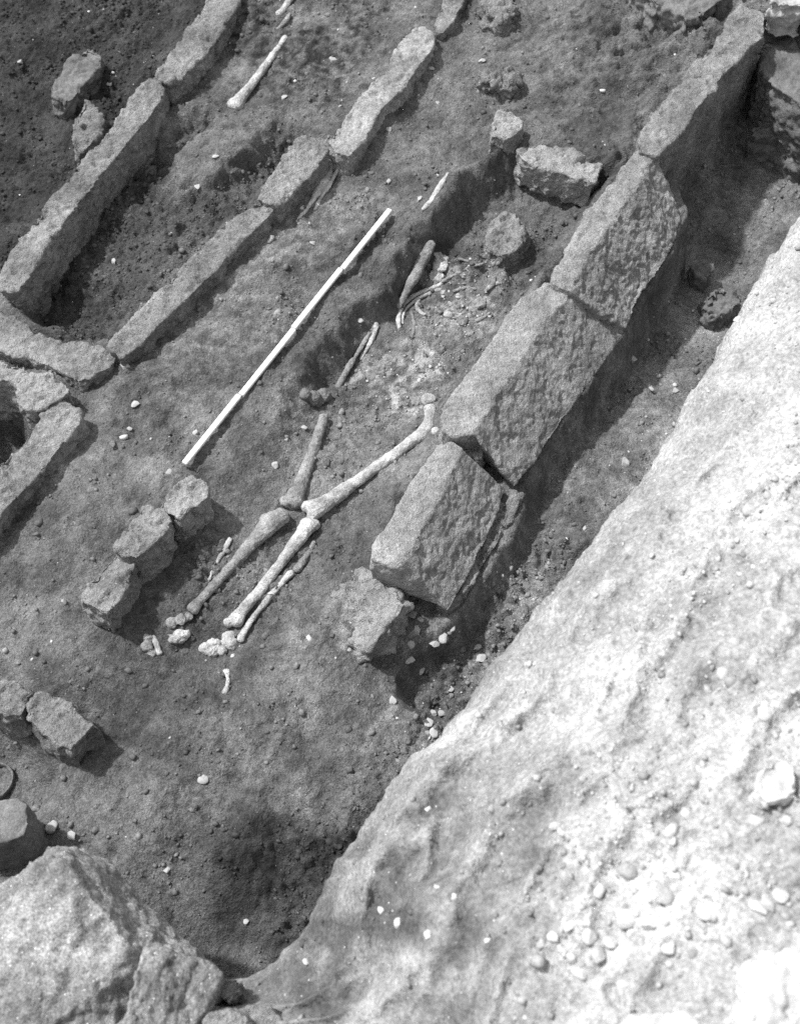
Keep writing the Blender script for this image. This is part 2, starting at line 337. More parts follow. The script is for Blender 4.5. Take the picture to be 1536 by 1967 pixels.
def bank_z(U, V):
    e = np.interp(U, EU, EE); ze = np.interp(U, EU, EZ)
    P = np.stack([U, V+e*.0], 1)
    vv = np.maximum(V, 0)
    z = ze+.58*(1-np.exp(-vv/.50))+.02*vv
    z -= .03*np.exp(-(vv/.02)**1.5)                                           # rounded lip
    near = sstep(-U, -1.9, -.9)
    for (ru, rv), hgt, wid in RID:
        vr = np.interp(U, ru, rv)-np.interp(U, EU, EE)+fbm(np.stack([U, U*0], 1), 5, 4, 70)*.025
        d = V-vr
        near_ = near*sstep(U, ru[0]-.1, ru[0])*(1-sstep(U, ru[-1]-.12, ru[-1]+.05))
        z += RIDK*near_*hgt*(np.where(d < 0, np.exp(np.minimum(d, 0)/.055), np.exp(-np.maximum(d, 0)/.022))-.35*np.exp(-((d-.085)/.055)**2))
    led = LEDGE(U, V); ledk = (.35+.65*near)*sstep(vv, .01, .06)*(1-sstep(vv, .40, .75))
    z += .034*ledk*led
    z += fbm(P*np.array([.7, 1]), 4, 4, 51)*.022*sstep(vv, 0, .12)+fbm(P*np.array([.8, 1]), 17, 4, 52)*.008+fbm(P, 60, 3, 53)*.0036+fbm(P, 110, 2, 54)*.0022
    z += np.maximum(fbm(P, 28, 3, 55)-.2, 0)*.022-np.maximum(fbm(P, 20, 3, 56)-.3, 0)*.03*sstep(vv, .25, .5)
    return z
rows = []; U = BU
e0 = np.interp(U, EU, EE)+fbm(np.stack([U, U*0], 1), 8, 4, 61)*.012+fbm(np.stack([U, U*0], 1), 40, 3, 62)*.005
z0 = bank_z(U, np.zeros_like(U))
for k in np.linspace(1, 0.03, 26):                                            # the cut face below the lip, slightly battered
    inn = -.10*k**1.2+fbm(np.stack([U, np.full_like(U, k)], 1), 12, 4, 63)*.014*min(1, k*5)
    rows.append((e0+inn, z0*(1-k)+(-.45)*k))
for v in BV: rows.append((e0+v, bank_z(U, np.full_like(U, v))))
BVt = np.concatenate([np.column_stack([U*tdir[0]+a*ndir[0], U*tdir[1]+a*ndir[1], b]) for a, b in rows])
nb, mb = len(U), len(rows); ib = np.arange(nb*mb).reshape(mb, nb)
BF = np.stack([ib[:-1, :-1], ib[1:, :-1], ib[1:, 1:], ib[:-1, 1:]], -1).reshape(-1, 4)[:, ::-1]
bank = mesh_obj('bank', BVt, BF, M_BANK)
def bank_tone(BVt):
    bt = 1.0+.10*fbm(BVt[:, :2], 3, 4, 71)+.12*fbm(BVt[:, :2], 14, 3, 72)
    for px, py, r, k in ((600,1780,.16,-.30),(700,1620,.16,-.22),(780,1560,.14,-.18),(860,1480,.13,-.15),(560,1900,.14,-.3),(1040,1700,.10,-.30),(960,1800,.08,-.30),(820,1730,.07,-.22),(700,1830,.06,-.16),(1340,1290,.10,-.10),(880,1900,.10,-.30),(770,1640,.05,-.18),(900,1580,.06,-.18)):
        bt += k*np.exp(-((BVt[:, :2]-at(px, py, .6)[:2])**2).sum(1)/(r*r))*np.clip(.8+.9*fbm(BVt[:, :2], 12, 3, 73), .1, 1.5)
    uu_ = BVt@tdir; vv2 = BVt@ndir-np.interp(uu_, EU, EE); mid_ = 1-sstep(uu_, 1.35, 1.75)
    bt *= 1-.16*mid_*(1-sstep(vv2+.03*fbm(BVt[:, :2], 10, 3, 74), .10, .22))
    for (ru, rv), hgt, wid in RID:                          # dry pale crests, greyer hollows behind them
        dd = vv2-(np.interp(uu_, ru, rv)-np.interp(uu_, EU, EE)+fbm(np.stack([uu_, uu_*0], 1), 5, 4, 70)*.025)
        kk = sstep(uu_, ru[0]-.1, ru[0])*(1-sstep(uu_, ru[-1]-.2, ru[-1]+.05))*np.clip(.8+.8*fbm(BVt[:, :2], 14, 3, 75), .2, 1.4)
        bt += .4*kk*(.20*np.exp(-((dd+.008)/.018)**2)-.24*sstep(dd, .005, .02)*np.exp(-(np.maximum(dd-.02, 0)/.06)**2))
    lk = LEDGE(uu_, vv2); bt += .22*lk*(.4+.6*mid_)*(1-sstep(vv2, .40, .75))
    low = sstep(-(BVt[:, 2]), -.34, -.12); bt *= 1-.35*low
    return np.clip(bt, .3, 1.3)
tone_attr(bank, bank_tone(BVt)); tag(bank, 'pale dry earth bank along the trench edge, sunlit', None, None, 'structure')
nsk = 26*nb; BNX = BVt[nsk:]
def zb(x, y):
    """bank surface height, None off the bank"""
    p = np.array([x, y, 0.]); u = p@tdir; v = p@ndir-np.interp(u, U, e0)
    return float(bank_z(np.array([u]), np.array([max(v, 0)]))[0]) if v > 0 else None
def on_bank(px, py, dz=0.0):
    z = .6
    for _ in range(14):
        p = at(px, py, z+dz); q = zb(p[0], p[1]); z = .5*z+.5*(q if q is not None else .4)
    return at(px, py, z+dz)

# ---------------------------------------------------------------- stones
_seed = [0]
def rock(name, label, cat, top, ztop, zbase, mat, group=None, fine=1.0, thin=1.0, flare=.06, shift=(0, 0), voxel=.0045, sm=3, disp=None, post=None, rings=None, parent=None, stretch_=(1, 1, 1), rough=1.0):
    """a stone: outline of its top as seen in the photograph at height ztop; a 4-tuple (x, y, bx, by) also says where the foot below that corner is seen"""
    _seed[0] += 1; seed = _seed[0]
    T, B = [], []
    P3 = [at(p[0], p[1], p[4] if len(p) > 4 else ztop) for p in top]
    if thin != 1:                                          # slimmer across its length
        A = np.array(P3); m_ = A[:, :2].mean(0); ev, evec = np.linalg.eigh(np.cov((A[:, :2]-m_).T)); ax = evec[:, 0]
        for q in P3: q[:2] -= ax*((q[:2]-m_)@ax)*(1-thin)
    c = np.mean(P3, axis=0)
    for p, q in zip(top, P3):
        T.append(tuple(q))
        if len(p) >= 4 and p[2] is not None: B.append(tuple(at(p[2], p[3], zbase)))
        else:
            d = q-c; B.append((q[0]+d[0]*flare+shift[0], q[1]+d[1]*flare+shift[1], zbase))
    area = 0
    for i in range(len(T)): area += T[i][0]*T[(i+1) % len(T)][1]-T[(i+1) % len(T)][0]*T[i][1]
    if area < 0: T.reverse(); B.reverse()
    bm = bmesh.new(); loft(bm, [B, T])
    if disp is None:
        disp = ((.012*rough, 7, 3, stretch_), (.0075*rough, 18, 3, stretch_), (.0045*rough*fine, 42, 3, stretch_), (.0026*rough*fine, 100, 2, (1, 1, 1)))
    if post is None:                                       # chipped, creased breaks
        def post(V, N):
            n = fbm(V+seed*.7, 11, 3, seed+400); m2 = fbm(V+seed*.3, 24, 2, seed+500)
            return V-N*(.006*rough*(1-np.minimum(np.abs(n)*5, 1))**2+.008*rough*sstep(m2, .28, .40))[:, None]
    o = solid(name, bm, mat, voxel, sm, disp, post, parent, seed)
    if label: tag(o, label, cat, group)
    return o
GA = 'edging stones of the left cist'; GS = 'upright stones of the right cist wall'
# left cist (the stone-lined pit on the left)
rock('edging_stone', 'long narrow edging stone along the left side of the dark pit', 'stone',
     [(268,158),(298,150),(320,168),(318,190),(292,228),(262,262),(232,300),(205,330),(172,372),(140,410),(110,448),(80,490),(66,530),(40,560),(5,560),(-20,540),(0,500),(45,435),(95,368),(130,335),(165,290),(195,262),(215,225),(238,195)], .035, -.26, M_STONE, GA, flare=.0, rough=.75, sm=1, thin=.84)
rock('edging_stone', 'edging stone running off the top edge, left of the thin pale bones', 'stone',
     [(398,-20),(470,-30),(462,5),(440,45),(415,85),(392,115),(360,142),(325,158),(290,150),(310,120),(335,92),(365,45)], .035, -.22, M_STONE, GA, flare=.0, rough=.75, sm=1, thin=.88)
rock('edging_stone', 'curved low edging stone closing the near end of the dark pit', 'stone',
     [(-60,590),(0,592),(28,604),(60,632),(105,648),(150,658),(192,662),(225,680),(215,705),(175,722),(150,735),(110,712),(60,690),(0,676),(-60,660)], .035, -.28, M_STONE, GA, flare=.0, rough=.8)
rock('edging_stone', 'long edging stone with a cracked end between dark pit and white rod', 'stone',
     [(490,385),(512,388),(535,395),(522,415),(480,452),(448,480),(425,515),(385,553),(335,600),(305,630),(270,665),(235,690),(206,668),(207,652),(240,622),(280,580),(330,528),(388,465),(440,424)], .055, -.26, M_STONE, GA, flare=.0, rough=.75, sm=1, thin=.88)
rock('edging_stone', 'short blunt-headed edging stone beside the forked bone splinters', 'stone',
     [(572,258),(605,262),(634,285),(628,305),(600,340),(565,370),(538,394),(512,388),(492,382),(505,355),(528,322),(545,290)], .07, -.24, M_STONE, GA, flare=.02, rough=.75, sm=1, thin=.9)
rock('edging_stone', 'mottled lichen-spotted edging stone in the upper middle of the trench', 'stone',
     [(785,55),(812,48),(838,64),(832,98),(805,130),(785,162),(765,182),(738,206),(718,240),(702,268),(675,300),(645,295),(622,268),(660,220),(700,172),(738,130),(755,90)], .06, -.1, M_STONE_M, GA, flare=.02, rough=.75, sm=1, thin=.9)
rock('edging_stone', 'narrow edging stone cut by the top edge, above the mottled stone', 'stone',
     [(832,45),(848,0),(862,-40),(905,-40),(892,5),(875,38),(852,64),(838,64)], .045, -.1, M_STONE, GA, flare=.02, rough=.75, sm=1, thin=.9)
# right cist wall: tall slabs on edge
rock('upright_slab', 'farthest upright slab, dark striated outer face below a pale flat top', 'stone slab',
     [(1395,35),(1420,10),(1470,20),(1472,68,1478,178),(1440,88,1445,222),(1415,120,1418,262),(1390,142,1392,290),(1368,176,1370,322),(1342,202,1350,350),(1318,242,1330,378),(1290,272,1310,405),(1262,300,1290,425),(1225,292),(1226,262),(1252,214),(1290,168),(1330,120),(1374,80)], .16, -.30, M_STONE, GS, flare=.0, rough=.7, stretch_=(1, 1, .5))
rock('upright_slab', 'upright slab with a rough bulging outer face, second from the far end', 'stone slab',
     [(1215,292),(1245,283),(1264,296,1300,395),(1240,322,1306,425),(1224,360,1296,470),(1190,402,1272,512),(1165,442,1248,548),(1132,482,1228,580),(1110,528,1212,612),(1092,560,1200,632),(1060,545),(1058,528),(1100,458),(1130,400),(1180,338)], .15, -.002, M_STONE_L, GS, fine=1.4, flare=.0, rough=.55, stretch_=(1, 1, .6))
rock('upright_slab', 'broad upright slab leaning over the end of the thigh bone', 'stone slab',
     [(1040,540),(1075,542),(1094,556,1205,628),(1062,600,1178,672),(1030,642,1140,725),(1002,690,1102,778),(972,730,1068,830),(950,770,1040,868),(905,832,988,935),(875,840,935,890),(848,828),(843,790),(880,738),(930,668),(988,582)], .13, -.014, M_STONE_L, GS, fine=1.4, flare=.0, rough=.4, stretch_=(1, 1, .7))
s4 = rock('upright_slab', 'nearest upright slab of the wall, scratched outer face and sharp near corner', 'stone slab',
     [(838,852),(870,846),(888,862,970,942),(862,915,958,985),(836,968,930,1052),(806,1022,900,1110),(778,1078,862,1178),(742,1085,835,1165),(713,1072),(716,1040),(742,1008),(772,950),(812,890)], .115, -.016, M_STONE_L, GS, fine=1.4, flare=.0, rough=.38, stretch_=(1, 1, .8))
rock('back_layer', None, None, [(955,930),(985,938,990,945),(1002,952,1008,960),(986,1000,992,1010),(950,1058,955,1066),(905,1122,908,1130),(862,1176,864,1184),(838,1160),(890,1070),(930,985)], -.03, -.14, M_STONE, parent=s4, flare=0, voxel=.004, sm=2)
s4.children[0]['label'] = 'thin split layer at the foot of the slab'
rock('chock_stone', 'small wedge of stone filling the gap between the two nearest slabs', 'stone',
     [(868,838),(900,838),(925,862),(930,884),(915,886),(885,862)], .06, -.16, M_STONE, flare=.15, voxel=.004)
def crumble(V, N):
    n = fbm(V, 22, 4, 91); return V+N*(np.maximum(n, -.25)*.022)[:, None]
rock('crumbling_block', 'crumbling pale lump at the near end of the slab wall, dark broken right face', 'stone',
     [(680,1098,640,1078,-.03),(712,1102,735,1085,.0),(738,1122,752,1108,.025),(770,1140,778,1132,.035),(782,1160,790,1180,.035),(766,1184,778,1222,.03),(745,1192,758,1250,.03),(752,1212,752,1268,.02),(722,1232,730,1290,.01),(700,1250,690,1302,-.02),(672,1238,628,1272,-.045),(652,1205,570,1222,-.05),(648,1160,575,1160,-.05),(660,1120,600,1105,-.045)], .02, -.14, M_STONE_L, post=crumble, rough=1.1, sm=5)
# stones between grave and terrace
GF_ = 'three stones in a row left of the shin bones'
rock('stone', 'farthest of three stones in a row, at the near end of the white rod', 'stone', [(358,905),(380,915),(402,935),(400,955),(375,975),(345,995),(318,985),(300,975),(322,945)], .085, -.09, M_STONE_L, GF_, voxel=.004, flare=.04)
rock('stone', 'middle one of the three stones in a row', 'stone', [(280,968),(305,978),(328,1000),(322,1018),(295,1045),(262,1072),(232,1062),(224,1048),(238,1015),(258,985)], .085, -.09, M_STONE_L, GF_, voxel=.004, flare=.04)
rock('stone', 'nearest and widest of the three stones in a row', 'stone', [(222,1062),(262,1074),(258,1095),(245,1125),(225,1162),(205,1180),(175,1165),(155,1150),(162,1122),(190,1095)], .06, -.10, M_STONE_L, GF_, voxel=.004, flare=.08)
# left edge
rock('stone', 'squarish stone with a rounded near side beside the dark hole on the left', 'stone', [(28,738),(60,712),(100,716),(130,735),(135,752),(115,768),(88,782),(60,790),(35,775)], .055, -.25, M_STONE_L, flare=.0, voxel=.004)
rock('stone', 'flat stone cut by the left edge above the dark hole', 'stone', [(-60,690),(0,688),(45,700),(62,715),(30,738),(0,728),(-60,730)], .04, -.16, M_STONE_L, flare=.0, voxel=.004)
rock('edging_stone', 'flat edging stone cut by the left edge below the dark hole', 'stone', [(155,788),(120,768),(95,780),(60,820),(35,855),(0,885),(-60,960),(-60,1080),(0,990),(45,945),(80,905),(115,862),(158,812)], .045, -.22, M_STONE, GA, flare=.0, rough=.8)
rock('stone', 'boxy grey block at lower left with a black shaded end', 'stone', [(52,1352),(72,1328),(95,1328),(140,1348),(186,1388),(165,1412),(135,1440),(105,1428),(70,1400),(48,1376)], .035, -.14, M_STONE, voxel=.004, flare=.02, rough=.8)
rock('stone', 'rounded block cut by the left edge next to the boxy grey block', 'stone', [(-60,1300),(0,1298),(40,1306),(62,1328),(55,1350),(40,1378),(0,1372),(-60,1350)], .03, -.15, M_STONE, voxel=.004, flare=.05)
rock('stone', 'smooth dark rounded stone cut by the left edge above the big boulder', 'stone', [(-60,1540),(0,1532),(35,1530),(54,1548),(58,1580),(48,1605),(10,1620),(-60,1630)], .06, -.16, M_STONE_D, voxel=.005, flare=.12, rough=.5, sm=9)
def rim_pot():
    c = on(-6, 1506, -.006); r = .042; V = []; n = 40
    bm = bmesh.new()
    prof = [(.030, -.05), (r*.9, -.03), (r, .0), (r+.003, .022), (r+.001, .028), (r-.004, .024), (r-.006, .0), (r*.8, -.02), (.02, -.03)]
    rings = [[(c[0]+a*math.cos(t)*(1+.03*math.sin(3*t)), c[1]+a*math.sin(t), c[2]+h) for t in np.linspace(0, 2*math.pi, n, endpoint=False)] for a, h in prof]
    loft(bm, rings); o = solid('round_rim', bm, M_STONE_D, .0022, 1, ((.0015, 60, 3, (1, 1, 1)),), seed=77)
    tag(o, 'thin curved rim filled with dark earth, at the left edge near the boulder', 'rim')
rim_pot()
# upper left dig
rock('stone', 'half-buried dark stone with a pale chipped corner at upper left', 'stone', [(97,165),(130,120),(168,85),(198,98),(196,125),(165,160),(140,192),(115,195),(98,185)], -.055, -.2, M_STONE_D, flare=.12, voxel=.005)
rock('stone', 'small stone with scraped pale face leaning on the left edging stone', 'stone', [(142,222),(165,188),(196,222),(200,240),(185,268),(150,300),(140,270)], -.06, -.2, M_STONE, flare=.15, voxel=.004)
rock('clod', 'large earth clod against the inner right side of the dark pit', 'clod', [(262,345),(285,320),(300,330),(298,350),(280,366),(265,362)], -.12, -.24, M_STONE_D, flare=.15, voxel=.004, rough=1.5)
rock('stone', 'upright pale lump of stone on the dark pit floor', 'stone', [(142,452),(160,440),(170,460),(165,482),(148,490)], -.13, -.24, M_STONE, flare=.35, voxel=.003, rough=1.1)
rock('stone', 'small angular grey stone near the curved end of the dark pit', 'stone', [(98,600),(112,588),(124,592),(118,612),(104,614)], -.15, -.24, M_STONE, flare=.2, voxel=.003)
# beyond the grave
rock('stone', 'upright squared stone standing at the head of the grave', 'stone', [(958,212),(980,212),(1006,230),(1006,245),(985,262),(968,268),(942,262),(944,238)], .075, -.10, M_STONE_L, flare=.0, voxel=.004, rough=.8)
rock('stone', 'long pale stone lying beside the squared stone at the grave head', 'stone', [(990,290),(1004,276),(1032,274),(1070,280),(1110,290),(1158,312),(1156,322),(1138,350),(1110,345),(1070,330),(1030,318),(1000,306)], .045, -.06, M_STONE_L, flare=.02, voxel=.004, rough=.9)
rock('stone', 'rounded soil-caked lump lying inside the grave below the long pale stone', 'stone', [(932,432),(948,412),(975,408),(1000,425),(1004,448),(995,475),(965,490),(938,482),(922,462)], -.02, -.16, M_STONE, flare=.45, voxel=.004, rough=1.4, sm=12)
rock('stone', 'flat ragged lump of pale earth and stone above the grave head', 'stone', [(918,148),(945,142),(975,130),(998,132),(1000,148),(985,162),(950,160),(925,156)], .035, -.03, M_STONE, flare=.2, voxel=.004, rough=2.2)
rock('stone', 'pale rounded lump cut by the top edge right of the narrow edging stone', 'stone', [(928,0),(940,-25),(975,-25),(990,5),(985,30),(960,40),(935,28)], .06, -.02, M_STONE, flare=.25, voxel=.005, rough=1.6)
rock('rock', 'dark layered rock along the top edge left of the farthest slab', 'rock', [(1215,-40),(1260,10),(1290,18),(1320,40),(1345,30),(1375,8),(1420,-30),(1400,-90),(1250,-90)], .18, .02, M_STONE_D, flare=.0, voxel=.006, rough=1.2, stretch_=(1, 1, 1.4))
rock('rock', 'dark bedded rock at the right edge beside the farthest slab', 'rock', [(1465,70),(1500,50),(1560,40),(1660,60),(1660,230),(1560,215),(1510,180),(1480,160),(1462,130)], .05, -.25, M_STONE_D, flare=.0, voxel=.006, rough=1.0, stretch_=(1, 1, 1.4))
rock('rock', 'low weathered ledge below the bedded rock at the right edge', 'rock', [(1440,262),(1470,200),(1510,190),(1570,220),(1660,260),(1660,380),(1560,285),(1500,262)], -.10, -.36, M_STONE_D, flare=.02, voxel=.006, rough=1.4)
rock('stone', 'bright white lump in the top right corner', 'stone', [(1478,0),(1500,-15),(1545,-20),(1550,8),(1510,8)], .20, .08, M_PEB, flare=.1, voxel=.005, rough=1.4)
# gully
rock('stone', 'upper of two rounded stones lying in the dark gully', 'stone', [(1318,505),(1345,496),(1372,505),(1372,522),(1358,534),(1335,528)], -.19, -.32, M_STONE_D, flare=.1, voxel=.004)
rock('stone', 'lower rough stone lying in the dark gully beside the bank', 'stone', [(1352,565),(1385,552),(1425,560),(1420,580),(1395,600),(1378,612),(1362,598)], -.18, -.32, M_STONE_D, flare=.1, voxel=.004, rough=1.5)
# big stones at the bottom
BO = [(-200,1800,.20,-160,1850,.34),(-60,1728,.20,-40,1790,.36),(0,1692,.22,20,1735,.38),(62,1642,.28,72,1668,.39),(95,1620,.29,98,1640,.39),(140,1626,.28,118,1655,.39),(200,1655,.26,150,1692,.385),(240,1706,.25,190,1740,.38),(300,1762,.24,225,1790,.37),(350,1805,.23,240,1815,.355),(405,1846,.22,245,1835,.345),(432,1868,.21,240,1865,.33),(380,1960,.13,225,1930,.31),(300,2080,.13,205,2040,.30),(0,2100,.2,0,2080,.36),(-200,2080,.2,-160,2040,.34)]
def boulder_shape():
    bm = bmesh.new(); r1 = [at(a[0], a[1], a[2]) for a in BO]; r2 = [at(a[3], a[4], a[5]) for a in BO]; r0 = [np.array([p[0], p[1], -.2]) for p in r1]
    loft(bm, [[tuple(p) for p in r][::-1] for r in (r0, r1, r2)])
    o = solid('boulder', bm, M_BOULDER, .006, 1, ((.016, 6, 3, (1, 1, 1)), (.011, 17, 3, (1, 1, 1)), (.006, 45, 3, (1, 1, 1)), (.003, 95, 2, (1, 1, 1))), seed=301)
    tag(o, 'big speckled pale boulder filling the bottom left corner', 'boulder')
boulder_shape()
rock('boulder', 'angular stone leaning against the big boulder, dark right side', 'boulder',
     [(282,1806,None,None,.42),(330,1820,None,None,.41),(395,1848,None,None,.38),(428,1872,None,None,.36),(415,1905,None,None,.36),(385,1960,None,None,.37),(360,2040,None,None,.38),(222,2050,None,None,.43),(232,1980,None,None,.44),(258,1880,None,None,.44)], .36, -.1, M_BOULDER, flare=-.06, voxel=.005, rough=.6)
rock('stone', 'small rounded stone wedged beside the angular stone at the bottom', 'stone', [(425,1880),(455,1872),(470,1890),(462,1912),(440,1930),(418,1915)], .31, .05, M_STONE_L, flare=.05, voxel=.004)
rock('stone', 'smooth pale stone cut by the bottom edge right of the boulders', 'stone', [(385,1960),(405,1942),(435,1932),(470,1945),(490,1970),(480,2020),(390,2020)], .40, .05, M_STONE_L, flare=.1, voxel=.004, rough=.6)
rock('stone', 'pale stone at the bottom edge next to the bank foot', 'stone', [(470,1935),(495,1920),(525,1928),(548,1955),(540,2010),(490,2010)], .36, .05, M_STONE_L, flare=.1, voxel=.004, rough=.7)
# big stones bedded in the bank
def bank_rock(label, top, hgt, mat=M_PEB_B, vox=.005, rough=1.0):
    z = np.mean([on_bank(p[0], p[1])[2] for p in top]); rock('stone', label, 'stone', top, z+hgt, z-.08, mat, 'stones bedded in the pale bank', flare=.12, voxel=vox, rough=rough)
bank_rock('white stone above the dark hollow near the right edge of the bank', [(1462,1475),(1490,1450),(1515,1448),(1530,1475),(1545,1530),(1500,1540),(1470,1548),(1445,1520)], .035)
bank_rock('large white stone in the bottom right corner of the bank', [(1440,1880),(1480,1840),(1560,1830),(1600,1990),(1450,2010),(1405,1950),(1425,1920)], .03, rough=1.3)
bank_rock('flat white stone cut by the bottom edge of the bank', [(1215,1950),(1280,1940),(1330,1955),(1350,1990),(1200,1995)], .02)

# ---------------------------------------------------------------- the white rod
rod_px = [(748,403),(651,516),(559,631),(459,757),(355,892)]
ends = [on(rod_px[0][0], rod_px[0][1], .018), on(rod_px[-1][0], rod_px[-1][1], .018)]
rod = bpy.data.objects.new('measuring_rod', None); COL.objects.link(rod)
p0, p1 = np.array(ends[1]), np.array(ends[0]); L_ = np.linalg.norm(p1-p0); dirn = (p1-p0)/L_
lift = max(zg(*(p0+dirn*L_*t)[:2])-(p0+dirn*L_*t)[2] for t in np.linspace(.0, 1, 40))+.006
rod.location = p0+np.array([0, 0, max(lift, 0)]); rod.rotation_euler = Vector(dirn).to_track_quat('X', 'Z').to_euler()
tag(rod, 'white jointed measuring rod lying on the earth beside the grave', 'measuring rod')
ts = [np.linalg.norm(np.array(on(x, y, .018))-p0)/L_ for x, y in rod_px[::-1]]; ts[0], ts[-1] = 0, 1
def boxm(bm, x0, x1, y0, y1, z0, z1):
    r = bmesh.ops.create_cube(bm, size=1)
    for v in r['verts']: v.co = Vector(((x0+x1)/2+v.co.x*(x1-x0), (y0+y1)/2+v.co.y*(y1-y0), (z0+z1)/2+v.co.z*(z1-z0)))
for i in range(4):
    bm = bmesh.new(); off = .0016*(-1)**i
    boxm(bm, ts[i]*L_+.0008, ts[i+1]*L_-.0008, -.007+off, .007+off, -.005, .005); bmesh.ops.bevel(bm, geom=bm.edges[:], offset=.0012, segments=2, affect='EDGES')
    me = bpy.data.meshes.new('segment'); bm.to_mesh(me); bm.free(); me.materials.append(M_ROD)
    o = bpy.data.objects.new('segment', me); COL.objects.link(o); o.parent = rod
for i in range(1, 4):
    bm = bmesh.new(); boxm(bm, ts[i]*L_-.0024, ts[i]*L_+.0024, -.0066, .0066, -.0045, .0042)
    me = bpy.data.meshes.new('joint'); bm.to_mesh(me); bm.free(); me.materials.append(M_JOINT)
    o = bpy.data.objects.new('joint', me); COL.objects.link(o); o.parent = rod

# ---------------------------------------------------------------- bones
GB = 'bones of the skeleton in the grave'
def px_m(p): return (np.linalg.norm(p-np.array([0, 0, CAM_H])))/FPX*1.02
def bone(name, label, path, cat='bone', group=GB, mat=None, lobes=(), lift=.35, voxel=.0022, flat=.85, rough=1.0, base=None, seed=None):
    """path of (x, y, radius in photograph pixels); lobes are knobs at the ends"""
    _seed[0] += 1; bm = bmesh.new(); pts, rad = [], []
    for q in path:
        p = on(q[0], q[1]); r = q[2]*px_m(p); dz = q[3] if len(q) > 3 else r*lift
        pts.append(at(q[0], q[1], p[2]+dz)); rad.append(r)
    pts = np.array(pts); zz = pts[:, 2].copy()
    if len(pts) > 2:                                       # a long bone is stiff: its height follows a straight line
        t = np.linspace(0, 1, len(pts)); c = np.polyfit(t, zz, 1); zf = np.polyval(c, t)
        for i, q in enumerate(path): pts[i] = at(q[0], q[1], zf[i])
    tube(bm, pts, rad, flat=flat)
    for q in lobes:
        p = on(q[0], q[1]); r = q[2]*px_m(p); ball(bm, at(q[0], q[1], p[2]+r*lift), r, (1, 1, .85))
    o = solid(name, bm, mat or M_BONE, voxel, 4, ((.0026*rough, 20, 3, (1, 1, 1)), (.0014*rough, 90, 3, (1, 1, 1))), seed=_seed[0])
    return tag(o, label, cat, group)
bone('thigh_bone', 'whole pale thigh bone running from the slab corner down to the knee', [(600,980,20),(632,962,15),(700,914,11.5),(760,871,11),(798,843,13),(818,826,15),(827,804,13),(826,782,12)], lobes=[(589,973,13),(601,990,12),(836,829,9),(823,768,14)], lift=.4)
bone('thigh_bone', 'broken lower half of a thigh bone, snapped top, left of the whole one', [(622,800,9.5),(606,850,10.5),(588,902,12),(572,942,16),(561,966,21)], lobes=[(547,962,12),(578,968,11)], mat=M_BONE_D, lift=.5)
bone('shin_bone', 'left shin bone with broad upper end, nearer the three stones', [(545,988,17),(520,1006,20),(482,1046,13.5),(432,1101,10),(388,1150,9.5),(370,1172,13)], lobes=[(512,1000,14)], mat=M_BONE_D, lift=.6)
bone('shin_bone', 'right shin bone below the whole thigh bone', [(594,1005,18),(576,1032,13.5),(541,1078,10.5),(502,1130,9.5),(467,1172,11),(450,1195,16)], lobes=[(604,1008,11),(438,1196,11)], lift=.6)
bone('calf_bone', 'short upper piece of thin calf bone beside the right shin bone', [(604,1042,6),(590,1066,6),(574,1090,7.5)], lobes=[(570,1093,8)], mat=M_BONE_D)
bone('calf_bone', 'long thin calf bone parallel to the right shin bone', [(560,1100,7),(530,1133,6.5),(498,1172,6),(472,1208,6),(462,1230,7)])
bone('calf_bone', 'short thin splinter of calf bone left of the left shin bone', [(442,1034,5.5),(428,1062,5),(412,1090,4),(402,1114,3)])
GT_ = 'crumbled foot bones'
def knob(name, label, blobs, mat=None, group=GT_, voxel=.0022, rough=.9, cat='bone', lift=.2):
    _seed[0] += 1; bm = bmesh.new()
    for q in blobs:
        p = on(q[0], q[1]); r = q[2]*px_m(p); ball(bm, at(q[0], q[1], p[2]+r*lift), r, (1, 1, q[3] if len(q) > 3 else .8))
    o = solid(name, bm, mat or M_BONE, voxel, 3, ((.0038*rough, 55, 3, (1, 1, 1)), (.0016*rough, 150, 2, (1, 1, 1))), seed=_seed[0])
    return tag(o, label, cat, group)
knob('heel_bone', 'pale lumpy heel bone below the right shin bone', [(396,1245,13),(412,1240,15),(425,1250,12),(408,1252,12)])
knob('ankle_bone', 'rough ankle bone at the foot of the right shin bone', [(440,1225,14),(447,1238,12),(432,1238,12)])
knob('heel_bone', 'round pale heel bone below the left shin bone', [(345,1222,15),(335,1228,11),(356,1218,10)])
knob('ankle_bone', 'flat crumbling ankle bone just under the left shin bone', [(330,1196,12,.6),(348,1190,12,.6),(362,1184,10,.6)], mat=M_BONE_D)
knob('foot_bone', 'squarish pair of foot bone fragments left of the left heel bone', [(283,1240,12,.6),(290,1252,12,.6),(285,1226,10,.6)], mat=M_BONE_D)
bone('foot_bone', 'narrow foot bone fragment beside the squarish pair', [(294,1222,5),(302,1240,5.5),(306,1256,6)], group=GT_)
bone('toe_bone', 'small waisted toe bone lying alone below the feet', [(435,1288,8),(438,1304,5.5),(437,1318,5),(431,1332,7)], group=GT_)
